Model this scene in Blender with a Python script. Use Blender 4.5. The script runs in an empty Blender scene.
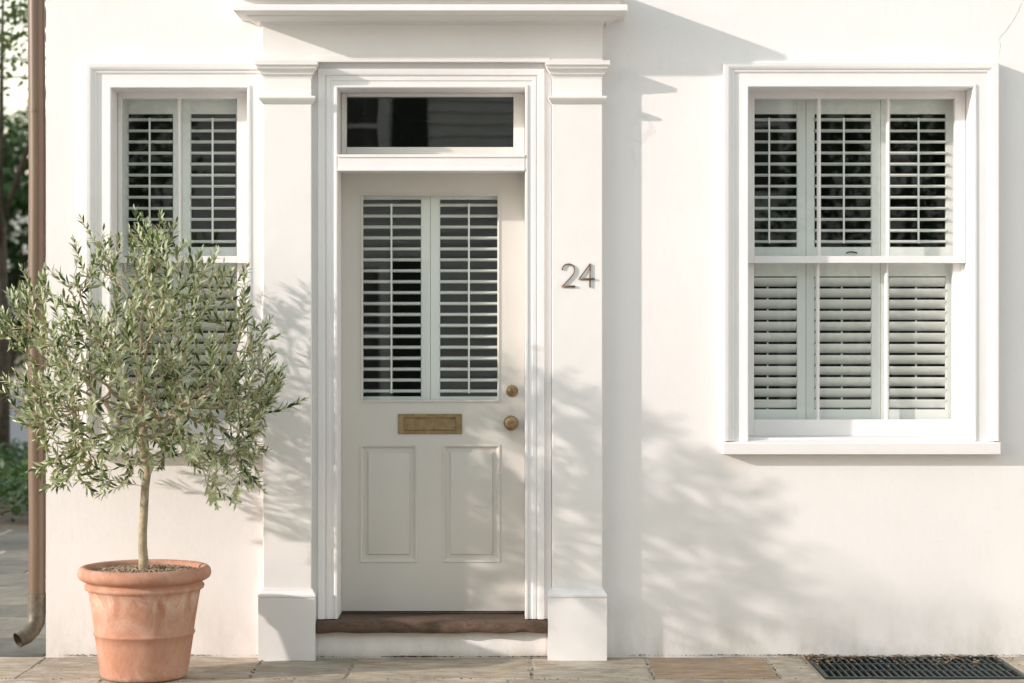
import bpy, bmesh, math, random
import numpy as np
from mathutils import Vector, Matrix, noise
random.seed(7); rng = np.random.default_rng(7)
S = bpy.context.scene
C = S.collection
R = math.radians

# ------------------------------------------------------------------ camera numbers
F, D, CZ, CX, CY = 2050.0, 10.0, 1.54, 512.0, 341.5
def PX(px, y=0.0): return (px-CX)/F*(D+y)
def PZ(py, y=0.0): return CZ-(py-CY)/F*(D+y)

# ------------------------------------------------------------------ object helpers
def tag(o, label=None, cat=None, group=None, kind=None):
    if label: o['label'] = label
    if cat: o['category'] = cat
    if group: o['group'] = group
    if kind: o['kind'] = kind
    return o
def empty(name, loc=(0,0,0), label=None, cat=None, group=None, parent=None):
    o = bpy.data.objects.new(name, None); C.objects.link(o)
    o.location = loc; o.empty_display_size = .2
    if parent: adopt(o, parent, loc)
    return tag(o, label, cat, group)
def wloc(o):
    v = Vector(o.location)
    return v if o.parent is None else (o.parent_world + v if False else Vector(o.get('_w', v)))
W = {}
def adopt(o, parent, loc=(0,0,0)):
    o.parent = parent
    p = W.get(parent.name, Vector(parent.location))
    o.location = Vector(loc)-p
    W[o.name] = Vector(loc)
class MB:
    """collects shapes, then links them as one mesh object"""
    def __init__(s): s.v=[]; s.f=[]; s.m=[]; s.a=[]
    def add(s, vs, fs, mi=0, a=0.0):
        n=len(s.v); s.v+= [tuple(p) for p in vs]
        for f in fs: s.f.append([i+n for i in f]); s.m.append(mi); s.a.append(a)
    def box(s, x0,x1,y0,y1,z0,z1, mi=0, a=0.0):
        vs=[(x,y,z) for z in (z0,z1) for y in (y0,y1) for x in (x0,x1)]
        s.add(vs, [(0,2,3,1),(4,5,7,6),(0,1,5,4),(2,6,7,3),(0,4,6,2),(1,3,7,5)], mi, a)
    def tube(s, pts, rads, n=8, mi=0, caps=True, a=0.0):
        pts=[Vector(p) for p in pts]; rings=[]
        if not hasattr(rads,'__len__'): rads=[rads]*len(pts)
        up=None; vs=[]
        for i,p in enumerate(pts):
            d=(pts[min(i+1,len(pts)-1)]-pts[max(i-1,0)])
            if d.length<1e-9: d=Vector((0,0,1))
            d.normalize()
            if up is None: up=d.orthogonal().normalized()
            else:
                up=up-d*up.dot(d)
                up = up.normalized() if up.length>1e-6 else d.orthogonal().normalized()
            w=d.cross(up)
            for k in range(n):
                t=2*math.pi*k/n; vs.append(p+(up*math.cos(t)+w*math.sin(t))*rads[i])
        fs=[]
        for i in range(len(pts)-1):
            for k in range(n):
                k2=(k+1)%n; fs.append((i*n+k,i*n+k2,(i+1)*n+k2,(i+1)*n+k))
        if caps: fs.append(tuple(range(n))[::-1]); fs.append(tuple((len(pts)-1)*n+k for k in range(n)))
        s.add(vs,fs,mi,a)
    def lathe(s, prof, c=(0,0,0), n=64, mi=0, axis='z', wob=0.0):
        vs=[];fs=[]
        for (r,z) in prof:
            for k in range(n):
                t=2*math.pi*k/n
                rr=r*(1+wob*noise.noise(Vector((math.cos(t)*1.5,math.sin(t)*1.5,z*4))))
                if axis=='z': vs.append((c[0]+rr*math.cos(t),c[1]+rr*math.sin(t),c[2]+z))
                else: vs.append((c[0]+rr*math.cos(t),c[1]-z,c[2]+rr*math.sin(t)))
        for i in range(len(prof)-1):
            for k in range(n):
                k2=(k+1)%n; fs.append((i*n+k,i*n+k2,(i+1)*n+k2,(i+1)*n+k))
        s.add(vs,fs,mi)
    def frame(s, x0,x1,z0,z1, prof, mi=0, bottom=True):
        """mitred moulding round an opening; prof = (outward offset, y)"""
        n=len(prof); vs=[]
        for (o,y) in prof:
            zb=z0-o if bottom else z0
            vs+=[(x0-o,y,zb),(x0-o,y,z1+o),(x1+o,y,z1+o),(x1+o,y,zb)]
        fs=[]
        for i in range(n-1):
            for k in range(3+(1 if bottom else 0)):
                k2=(k+1)%4; fs.append((i*4+k,(i+1)*4+k,(i+1)*4+k2,i*4+k2))
        if not bottom:
            fs.append(tuple(i*4 for i in range(n))); fs.append(tuple(i*4+3 for i in range(n))[::-1])
        s.add(vs,fs,mi)
    def band(s, x0,x1,yb,prof,mi=0,yback=0.02):
        """three-sided moulding standing out of a wall; prof = (offset, z), yb = front plane at offset 0"""
        vs=[];n=len(prof)
        for (o,z) in prof:
            vs+=[(x0-o,yback,z),(x0-o,yb-o*1.6,z),(x1+o,yb-o*1.6,z),(x1+o,yback,z)]
        fs=[]
        for i in range(n-1):
            for k in range(3):
                fs.append((i*4+k,i*4+k+1,(i+1)*4+k+1,(i+1)*4+k))
        fs.append((0,3,2,1)); fs.append(tuple((n-1)*4+k for k in range(4)))
        s.add(vs,fs,mi)
    def build(s, name, mats, parent=None, smooth=False, bevel=0.0, origin=(0,0,0), attr=None, ang=None, segs=2):
        me=bpy.data.meshes.new(name)
        O=Vector(origin)
        me.from_pydata([tuple(Vector(p)-O) for p in s.v],[],s.f)
        if not isinstance(mats,(list,tuple)): mats=[mats]
        for m in mats: me.materials.append(m)
        me.polygons.foreach_set('material_index', s.m)
        if attr:
            at=me.attributes.new(attr,'FLOAT','FACE'); at.data.foreach_set('value', s.a)
        me.update()
        if not (attr and len(s.f)>20000):
            bm=bmesh.new(); bm.from_mesh(me)
            if getattr(s,'fixn',True): bmesh.ops.recalc_face_normals(bm, faces=bm.faces)
            bm.to_mesh(me); bm.free()
        if smooth: me.polygons.foreach_set('use_smooth',[True]*len(me.polygons))
        o=bpy.data.objects.new(name,me); C.objects.link(o)
        if parent: adopt(o,parent,O)
        else: o.location=O
        if bevel:
            b=o.modifiers.new('bevel','BEVEL'); b.width=bevel; b.segments=segs; b.limit_method='ANGLE'; b.angle_limit=R(40); b.harden_normals=False
            me.polygons.foreach_set('use_smooth',[True]*len(me.polygons))
            w=o.modifiers.new('wn','WEIGHTED_NORMAL')
        elif ang:
            me.polygons.foreach_set('use_smooth',[True]*len(me.polygons))
            me.set_sharp_from_angle(angle=R(ang))
        return o

# ------------------------------------------------------------------ materials
def mat(name):
    m=bpy.data.materials.new(name); m.use_nodes=True
    nt=m.node_tree; b=nt.nodes['Principled BSDF']
    return m,nt,b
def N(nt,t,**k):
    n=nt.nodes.new(t)
    for a,v in k.items():
        if a in n.inputs.keys() if hasattr(n.inputs,'keys') else False: n.inputs[a].default_value=v
        else: setattr(n,a,v)
    return n
def ramp(nt, fac, stops):
    r=nt.nodes.new('ShaderNodeValToRGB'); e=r.color_ramp.elements
    while len(e)<len(stops): e.new(.5)
    for i,(p,c) in enumerate(stops): e[i].position=p; e[i].color=(*c,1) if len(c)==3 else c
    nt.links.new(fac,r.inputs[0]); return r.outputs[0]
def nz(nt, scale, detail=4, rough=.55, vec=None, stretch=None, dist=0):
    if vec is None: vec=nt.nodes.new('ShaderNodeTexCoord').outputs['Object']
    if stretch:
        mp=nt.nodes.new('ShaderNodeMapping'); mp.inputs['Scale'].default_value=stretch
        nt.links.new(vec,mp.inputs[0]); vec=mp.outputs[0]
    n=nt.nodes.new('ShaderNodeTexNoise'); n.inputs['Scale'].default_value=scale
    n.inputs['Detail'].default_value=detail; n.inputs['Roughness'].default_value=rough; n.inputs['Distortion'].default_value=dist
    nt.links.new(vec,n.inputs['Vector']); return n.outputs['Fac']
def bump(nt,b,h,strength,dist,prev=None):
    n=nt.nodes.new('ShaderNodeBump'); n.inputs['Strength'].default_value=strength; n.inputs['Distance'].default_value=dist
    nt.links.new(h,n.inputs['Height'])
    if prev: nt.links.new(prev,n.inputs['Normal'])
    nt.links.new(n.outputs[0],b.inputs['Normal']); return n.outputs[0]
def mix(nt,f,a,b,blend='MIX'):
    n=nt.nodes.new('ShaderNodeMix'); n.data_type='RGBA'; n.blend_type=blend
    if isinstance(f,(int,float)): n.inputs[0].default_value=f
    else: nt.links.new(f,n.inputs[0])
    for i,s in ((6,a),(7,b)):
        if isinstance(s,tuple): n.inputs[i].default_value=(*s,1)
        else: nt.links.new(s,n.inputs[i])
    return n.outputs[2]
def wpos(nt):
    g=nt.nodes.new('ShaderNodeNewGeometry'); return g.outputs['Position']

def m_stucco():
    m,nt,b=mat('white_stucco'); p=wpos(nt)
    a=nz(nt,1.3,5,.6,p); c=ramp(nt,a,[(.3,(.79,.763,.752)),(.7,(.835,.81,.80))])
    g=nz(nt,7,6,.65,p,(1,1,2.2)); gr=ramp(nt,g,[(.62,(1,1,1)),(.80,(.94,.93,.91))])
    c=mix(nt,1,c,gr,'MULTIPLY')
    st_=ramp(nt,nz(nt,2.4,6,.7,p,(3,3,.8)),[(.56,(1,1,1)),(.80,(.965,.958,.95))]); c=mix(nt,1,c,st_,'MULTIPLY')
    # splash-back dirt just above the pavement
    sx=nt.nodes.new('ShaderNodeSeparateXYZ'); nt.links.new(p,sx.inputs[0])
    mr=nt.nodes.new('ShaderNodeMapRange'); mr.inputs[1].default_value=.0; mr.inputs[2].default_value=.30; mr.inputs[3].default_value=1; mr.inputs[4].default_value=0
    nt.links.new(sx.outputs[2],mr.inputs[0])
    dn=nz(nt,5,6,.7,p,(1.6,1,.8)); dr=ramp(nt,dn,[(.40,(0,0,0)),(.72,(1,1,1))])
    mm=nt.nodes.new('ShaderNodeMath'); mm.operation='MULTIPLY'; nt.links.new(mr.outputs[0],mm.inputs[0]); nt.links.new(dr,mm.inputs[1])
    m2=nt.nodes.new('ShaderNodeMath'); m2.operation='MULTIPLY'; nt.links.new(mm.outputs[0],m2.inputs[0]); m2.inputs[1].default_value=.6
    c=mix(nt,m2.outputs[0],c,(.50,.45,.38))
    # thin hair cracks
    v=nt.nodes.new('ShaderNodeTexVoronoi'); v.feature='DISTANCE_TO_EDGE'; v.inputs['Scale'].default_value=.55
    wn=nt.nodes.new('ShaderNodeTexNoise'); wn.inputs['Scale'].default_value=3; wn.inputs['Detail'].default_value=6; nt.links.new(p,wn.inputs['Vector'])
    av=nt.nodes.new('ShaderNodeVectorMath'); av.operation='MULTIPLY_ADD'; av.inputs[1].default_value=(.35,.35,.35)
    nt.links.new(wn.outputs['Color'],av.inputs[0]); nt.links.new(p,av.inputs[2]); nt.links.new(av.outputs[0],v.inputs['Vector'])
    cr=ramp(nt,v.outputs['Distance'],[(.0,(.25,.25,.25)),(.0025,(0,0,0))])
    cm=ramp(nt,nz(nt,.9,2,.5,p),[(.58,(0,0,0)),(.66,(1,1,1))])
    cf=nt.nodes.new('ShaderNodeMath'); cf.operation='MULTIPLY'; nt.links.new(cr,cf.inputs[0]); nt.links.new(cm,cf.inputs[1])
    c=mix(nt,cf.outputs[0],c,(.42,.38,.34))
    nt.links.new(c,b.inputs['Base Color']); b.inputs['Roughness'].default_value=.85
    b.inputs['Specular IOR Level'].default_value=.25
    q=bump(nt,b,nz(nt,2.2,3,.5,p),.5,.006)
    q=bump(nt,b,nz(nt,34,6,.66,p),.36,.0045,q)
    bump(nt,b,nz(nt,190,3,.6,p),.18,.0015,q)
    return m
def m_paint(name,col,rough=.45,var=.03,bs=.12):
    m,nt,b=mat(name); p=wpos(nt)
    k=1-var*2
    c=ramp(nt,nz(nt,3,6,.65,p),[(.3,tuple(x*k for x in col)),(.7,col)])
    s=ramp(nt,nz(nt,22,6,.7,p,(1,1,.35)),[(.66,(1,1,1)),(.80,(.93,.92,.90))])
    c=mix(nt,1,c,s,'MULTIPLY')
    nt.links.new(c,b.inputs['Base Color']); b.inputs['Roughness'].default_value=rough
    q=bump(nt,b,nz(nt,9,4,.55,p),.5,.0035)
    bump(nt,b,nz(nt,120,3,.6,p,(1,1,.2)),bs,.0008,q)
    return m
def m_metal(name,col,col2,rough=.35):
    m,nt,b=mat(name); p=wpos(nt)
    c=ramp(nt,nz(nt,30,5,.6,p),[(.35,col2),(.65,col)])
    nt.links.new(c,b.inputs['Base Color']); b.inputs['Metallic'].default_value=1
    r=ramp(nt,nz(nt,60,4,.6,p),[(.3,(rough*.8,)*3),(.7,(rough*1.3,)*3)]); nt.links.new(r,b.inputs['Roughness'])
    bump(nt,b,nz(nt,80,4,.6,p),.15,.001)
    return m
def m_glass():
    m=bpy.data.materials.new('window_glass'); m.use_nodes=True; nt=m.node_tree; nt.nodes.clear()
    o=nt.nodes.new('ShaderNodeOutputMaterial'); t=nt.nodes.new('ShaderNodeBsdfTransparent'); t.inputs[0].default_value=(.97,.985,.97,1)
    g=nt.nodes.new('ShaderNodeBsdfGlossy'); g.inputs['Roughness'].default_value=.0; g.inputs[0].default_value=(1,1,1,1)
    gg=nt.nodes.new('ShaderNodeNewGeometry'); dt=nt.nodes.new('ShaderNodeVectorMath'); dt.operation='DOT_PRODUCT'; nt.links.new(gg.outputs['Incoming'],dt.inputs[0]); nt.links.new(gg.outputs['Normal'],dt.inputs[1])
    def mth(op,a,b=None):
        n_=nt.nodes.new('ShaderNodeMath'); n_.operation=op; nt.links.new(a,n_.inputs[0])
        if b is not None: n_.inputs[1].default_value=b
        return n_
    ab=mth('ABSOLUTE',dt.outputs['Value']); iv=nt.nodes.new('ShaderNodeMath'); iv.operation='SUBTRACT'; iv.inputs[0].default_value=1; nt.links.new(ab.outputs[0],iv.inputs[1])
    pw=mth('POWER',iv.outputs[0],5.0); sc0=mth('MULTIPLY',pw.outputs[0],.92); ml=mth('ADD',sc0.outputs[0],.085); ml.use_clamp=True
    p=wpos(nt); bp=nt.nodes.new('ShaderNodeBump'); bp.inputs['Strength'].default_value=.12; bp.inputs['Distance'].default_value=.003
    nt.links.new(nz(nt,2.6,1,.4,p),bp.inputs['Height']); nt.links.new(bp.outputs[0],g.inputs['Normal'])
    x=nt.nodes.new('ShaderNodeMixShader'); nt.links.new(ml.outputs[0],x.inputs[0])
    nt.links.new(t.outputs[0],x.inputs[1]); nt.links.new(g.outputs[0],x.inputs[2]); nt.links.new(x.outputs[0],o.inputs[0])
    return m
def m_flat(name,col,rough=.8,sc=8,var=.25,bs=.3,bd=.005,wp=True):
    m,nt,b=mat(name); p=wpos(nt) if wp else None
    c=ramp(nt,nz(nt,sc,6,.65,p),[(.3,tuple(x*(1-var) for x in col)),(.7,tuple(min(1,x*(1+var)) for x in col))])
    nt.links.new(c,b.inputs['Base Color']); b.inputs['Roughness'].default_value=rough
    bump(nt,b,nz(nt,sc*6,5,.6,p),bs,bd)
    return m
def m_attr(name,stops,attr,rough=.8,sc=9,amt=.35,bs=.5,bd=.006,stretch=None,stain=None):
    m,nt,b=mat(name); p=wpos(nt)
    at=nt.nodes.new('ShaderNodeAttribute'); at.attribute_name=attr
    c=ramp(nt,at.outputs['Fac'],stops)
    n=ramp(nt,nz(nt,sc,8,.68,p,stretch,.6),[(.3,(1-amt,1-amt,1-amt*.95)),(.68,(1,1,1))])
    c=mix(nt,1,c,n,'MULTIPLY')
    if stain:
        k1=ramp(nt,nz(nt,4.2,8,.75,p,(1,4.5,1),1.4),[(.42,(1,1,1)),(.60,(.66,.57,.46))]); c=mix(nt,1,c,k1,'MULTIPLY')
        f=ramp(nt,nz(nt,3.1,6,.7,p,None,.8),[(.50,(0,0,0)),(.64,(.8,.8,.8))]); c=mix(nt,f,c,stain)
    nt.links.new(c,b.inputs['Base Color']); b.inputs['Roughness'].default_value=rough
    q=bump(nt,b,nz(nt,sc*1.3,8,.72,p),bs,bd*1.4); bump(nt,b,nz(nt,sc*12,4,.6,p),bs,bd*.2,q)
    return m
def m_leaf(name,top,top2,under,trans=.25,attr='rnd',rough=.42,warm=None):
    m,nt,b=mat(name)
    at=nt.nodes.new('ShaderNodeAttribute'); at.attribute_name=attr
    st=[(0,top),(.85,top2)]
    if warm: st=[(0,top),(.80,top2),(.93,warm)]
    c=ramp(nt,at.outputs['Fac'],st)
    g=nt.nodes.new('ShaderNodeNewGeometry')
    c2=mix(nt,g.outputs['Backfacing'],c,under)
    nt.links.new(c2,b.inputs['Base Color']); b.inputs['Roughness'].default_value=rough
    tr=nt.nodes.new('ShaderNodeBsdfTranslucent'); tl=mix(nt,1,c2,(1.15,1.3,.55),'MULTIPLY'); nt.links.new(tl,tr.inputs[0])
    x=nt.nodes.new('ShaderNodeMixShader'); x.inputs[0].default_value=trans
    o=nt.nodes['Material Output']; nt.links.new(b.outputs[0],x.inputs[1]); nt.links.new(tr.outputs[0],x.inputs[2]); nt.links.new(x.outputs[0],o.inputs[0])
    return m
def m_terracotta():
    m,nt,b=mat('terracotta'); p=nt.nodes.new('ShaderNodeTexCoord').outputs['Object']
    c=ramp(nt,nz(nt,5,6,.6,p),[(.3,(.38,.170,.105)),(.7,(.49,.250,.165))])
    # lime bloom, strongest under the collar, in vertical smears
    sx=nt.nodes.new('ShaderNodeSeparateXYZ'); nt.links.new(p,sx.inputs[0])
    e=ramp(nt,nz(nt,9,9,.78,p,(1,1,.55),1.2),[(.40,(0,0,0)),(.60,(1,1,1))])
    zr=ramp(nt,sx.outputs[2],[(.0,(.75,.75,.75)),(.07,(.30,.30,.30)),(.20,(.22,.22,.22)),(.31,(.50,.50,.50)),(.375,(1,1,1)),(.40,(.70,.70,.70)),(.44,(.15,.15,.15)),(.5,(.35,.35,.35))])
    f=nt.nodes.new('ShaderNodeMath'); f.operation='MULTIPLY'; nt.links.new(e,f.inputs[0]); nt.links.new(zr,f.inputs[1])
    c=mix(nt,f.outputs[0],c,(.66,.47,.38))
    s=ramp(nt,nz(nt,28,6,.7,p),[(.60,(1,1,1)),(.74,(.80,.76,.72))]); c=mix(nt,1,c,s,'MULTIPLY')
    nt.links.new(c,b.inputs['Base Color']); b.inputs['Roughness'].default_value=.8; b.inputs['Specular IOR Level'].default_value=.3
    q=bump(nt,b,nz(nt,14,5,.6,p),.3,.003); bump(nt,b,nz(nt,140,4,.6,p),.3,.0012,q)
    return m

STUCCO=m_stucco()
TRIM=m_paint('white_gloss_trim',(.83,.81,.805),.42)
CORN=m_paint('white_entablature_paint',(.82,.795,.78),.6)
SHUT=m_paint('shutter_paint',(.86,.875,.855),.4,.01,.04)
DOORP=m_paint('greige_door_paint',(.645,.617,.57),.38,.02,.10)
GLASS=m_glass()
BRASS=m_metal('aged_brass',(.40,.30,.165),(.25,.18,.095),.42)
BRONZE=m_metal('bronze_numerals',(.20,.14,.095),(.13,.09,.06),.45); BRONZE.node_tree.nodes['Principled BSDF'].inputs['Metallic'].default_value=.45
COPPER=m_attr('painted_copper_pipe',[(0,(.17,.115,.08)),(1,(.20,.135,.095))],'rnd',.33,3,.25,.2,.002,(2,2,.4))
ZINC=m_flat('weathered_zinc_shoe',(.12,.10,.07),.5,25,.45,.3,.002)
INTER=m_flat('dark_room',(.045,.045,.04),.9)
STEPM=m_attr('brown_stone_step',[(0,(.19,.12,.08)),(1,(.24,.16,.11))],'rnd',.8,26,.6,1.0,.012,(1,2,4))
TERRA=m_terracotta()
SOIL=m_flat('dark_soil',(.10,.07,.045),.95,40,.4,.8,.01)
CHIPS=m_attr('bark_and_grit',[(0,(.16,.10,.06)),(.5,(.34,.25,.16)),(1,(.58,.46,.33))],'rnd',.85,60,.3,.3,.002)
OBARK=m_flat('olive_bark',(.37,.30,.20),.85,35,.35,.7,.004)
OLEAF=m_leaf('olive_leaf',(.020,.056,.018),(.275,.320,.135),(.44,.47,.31),.18,'rnd',.36,(.34,.29,.17))
BLEAF=m_leaf('dark_tree_leaf',(.009,.045,.006),(.028,.095,.014),(.06,.09,.04),.3)
LLEAF=m_leaf('light_tree_leaf',(.05,.09,.025),(.11,.15,.05),(.10,.13,.06),.35,'rnd',.5,(.22,.13,.07))
HLEAF=m_leaf('ground_cover_leaf',(.03,.075,.02),(.07,.13,.035),(.06,.1,.04),.25)
PETAL=m_flat('white_petal',(.75,.73,.68),.7)
DBARK=m_flat('dark_bark',(.07,.055,.04),.9,14,.4,.9,.02)
STONE=m_attr('flagstone',[(0,(.52,.48,.41)),(.3,(.62,.54,.43)),(.6,(.66,.60,.50)),(.8,(.50,.37,.25)),(1,(.68,.62,.53))],'rnd',.85,7,.34,.9,.009,(1,1.8,1),(.30,.24,.18))
BLUEST=m_attr('bluestone_flag',[(0,(.13,.13,.115)),(.5,(.18,.175,.15)),(1,(.23,.22,.18))],'rnd',.85,5,.5,.8,.01)
MORTAR=m_flat('sandy_mortar',(.42,.37,.29),.95,30,.35,.8,.006)
EARTH=m_flat('earth',(.16,.13,.09),.95,3,.3,.5,.02)
ASPH=m_flat('asphalt',(.055,.056,.06),.9,12,.25,.5,.006)
KERBM=m_flat('kerb_stone',(.46,.44,.41),.85,6,.2,.4,.004)
IRON=m_attr('painted_iron_grate',[(0,(.035,.050,.048)),(1,(.06,.075,.07))],'rnd',.55,30,.5,.4,.002)
PIT=m_flat('grate_pit',(.018,.016,.013),.95)
LITTER=m_attr('dry_leaf_litter',[(0,(.16,.09,.05)),(.5,(.33,.21,.12)),(1,(.48,.36,.22))],'rnd',.85,60,.3,.3,.002)
GRIME=m_flat('dirt_crumbs',(.07,.055,.04),.95,60,.5,.5,.002)
SIDING=m_flat('pale_siding_paint',(.74,.75,.72),.7,2,.08,.1,.002)
ROOFM=m_flat('slate_roof',(.10,.10,.11),.8,9,.3,.5,.01)
BRICK=m_flat('pale_brick_wall',(.45,.41,.36),.85,7,.2,.4,.006)

# ------------------------------------------------------------------ the house
house=empty('white_house',(0,0,0),'white stucco town house with a greige panelled front door and shuttered sash windows','house')
wd=.14
YC=-.040     # casing front
YS=.124      # upper sash front
# openings (at the wall) : left window, door with transom, right window
def opn(a,b,t,bt,y): return (PX(a,y),PX(b,y),PZ(bt,y),PZ(t,y))
LW=opn(111,247,88,441,YC); RW=opn(748.5,973.5,87,441,YC)
DO=(PX(337.5,YC),PX(525,YC),.0,PZ(88,YC))
def grow(o,e): return (o[0]-e,o[1]+e,o[2]-e,o[3]+e)
holes=[grow(LW,.012),(DO[0]-.012,DO[1]+.012,.10,DO[3]+.012),grow(RW,.012)]
X0,X1=PX(46),4.6; ZT=5.6
xs=sorted({X0,X1,*[h[0] for h in holes],*[h[1] for h in holes]}); zs=sorted({-.05,ZT,*[h[2] for h in holes],*[h[3] for h in holes]})
def inh(x,z): return any(h[0]<x<h[1] and h[2]<z<h[3] for h in holes)
w=MB()
def quad(m,a,b,c,d,mi=0,at=0.0): m.add([a,b,c,d],[(0,1,2,3)],mi,at)
for i in range(len(xs)-1):
    for j in range(len(zs)-1):
        if inh((xs[i]+xs[i+1])/2,(zs[j]+zs[j+1])/2): continue
        for y in (0,wd):
            quad(w,(xs[i],y,zs[j]),(xs[i+1],y,zs[j]),(xs[i+1],y,zs[j+1]),(xs[i],y,zs[j+1]))
for (a,b,c,d) in holes:
    quad(w,(a,0,c),(a,wd,c),(a,wd,d),(a,0,d)); quad(w,(b,0,c),(b,wd,c),(b,wd,d),(b,0,d))
    quad(w,(a,0,d),(a,wd,d),(b,wd,d),(b,0,d)); quad(w,(a,0,c),(a,wd,c),(b,wd,c),(b,0,c))
quad(w,(X0,0,-.05),(X0,8,-.05),(X0,8,ZT),(X0,0,ZT)); quad(w,(X1,0,-.05),(X1,8,-.05),(X1,8,ZT),(X1,0,ZT))
quad(w,(X0,8,-.05),(X1,8,-.05),(X1,8,ZT),(X0,8,ZT))
bm_wall=w.build('wall',STUCCO,house)
# roof
r=MB(); r.box(X0-.25,X1+.25,-.28,8.2,ZT,ZT+.12); r.add([(X0-.25,-.28,ZT+.12),(X1+.25,-.28,ZT+.12),(X1+.25,8.2,ZT+.12),(X0-.25,8.2,ZT+.12),(X0-.2,4,ZT+2),(X1+.2,4,ZT+2)],[(0,1,5,4),(2,3,4,5),(0,4,3),(1,2,5)])
r.build('roof',ROOFM,house)
# rooms behind the windows (open towards the street, dark)
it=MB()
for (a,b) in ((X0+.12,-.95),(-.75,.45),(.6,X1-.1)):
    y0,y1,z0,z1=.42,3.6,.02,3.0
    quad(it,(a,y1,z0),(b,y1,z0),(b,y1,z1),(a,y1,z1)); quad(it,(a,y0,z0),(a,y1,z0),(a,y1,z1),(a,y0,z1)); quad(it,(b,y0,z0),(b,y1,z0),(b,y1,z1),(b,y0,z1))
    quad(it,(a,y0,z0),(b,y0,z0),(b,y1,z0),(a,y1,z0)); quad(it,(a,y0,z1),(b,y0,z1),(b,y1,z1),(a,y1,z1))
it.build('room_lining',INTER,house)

CAS=[(0.0,-.0195),(0.0,YC+.006),(.003,YC-.001),(.012,YC-.001),(.015,YC+.005),(.018,YC+.006),(.068,YC+.006),(.071,YC+.001),(.079,YC-.003),(.084,YC-.003),(.087,YC-.0085),(.096,YC-.014),(.102,YC-.016),(.118,YC-.016),(.121,YC-.012),(.121,.004)]
def shutter(parent,x0,x1,z0,z1,y,lx0,lx1,secs,rod=True):
    """hinged panel: stiles, rails and turned louvres; secs=(ztop,zbot,n,tilt)"""
    m=MB(); t=.027
    m.box(x0+.0008,lx0,y,y+t,z0,z1); m.box(lx1,x1-.0008,y,y+t,z0,z1)
    zz=z1
    for (a,b,n,tilt) in secs:
        m.box(lx0,lx1,y+.001,y+t-.001,a,zz)
        zz=b; pit=(a-b)/n
        for i in range(n):
            zc=a-pit*(i+.5)
            tj=tilt+random.gauss(0,.022); c,s_=math.cos(tj),math.sin(tj); hw,ht=.031,(.0072 if tilt>0 else .0045)
            vs=[]
            for x in (lx0+.001,lx1-.001):
                for (u,v) in ((-1,0),(-.55,1),(.55,1),(1,0),(.55,-1),(-.55,-1)):
                    uu,vv=u*hw,v*ht; vs.append((x,y+t*.5+uu*c-vv*s_,zc+uu*s_+vv*c))
            m.add(vs,[(k,(k+1)%6,6+(k+1)%6,6+k) for k in range(6)])
        if rod:
            xm=(lx0+lx1)/2; ro=y+t*.5-.031*math.cos(tilt)-.006
            zo=-.031*math.sin(tilt)
            if tilt<-.3: ro=y+t*.5+.031*math.cos(tilt)+.006; zo=-zo
            m.box(xm-.0045,xm+.0045,ro-.005,ro+.004,b+pit*.35+zo,a-pit*.35+zo)
    m.box(lx0,lx1,y+.001,y+t-.001,z0,zz)
    return m.build('shutter',SHUT,parent,bevel=.0012,segs=1)

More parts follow.
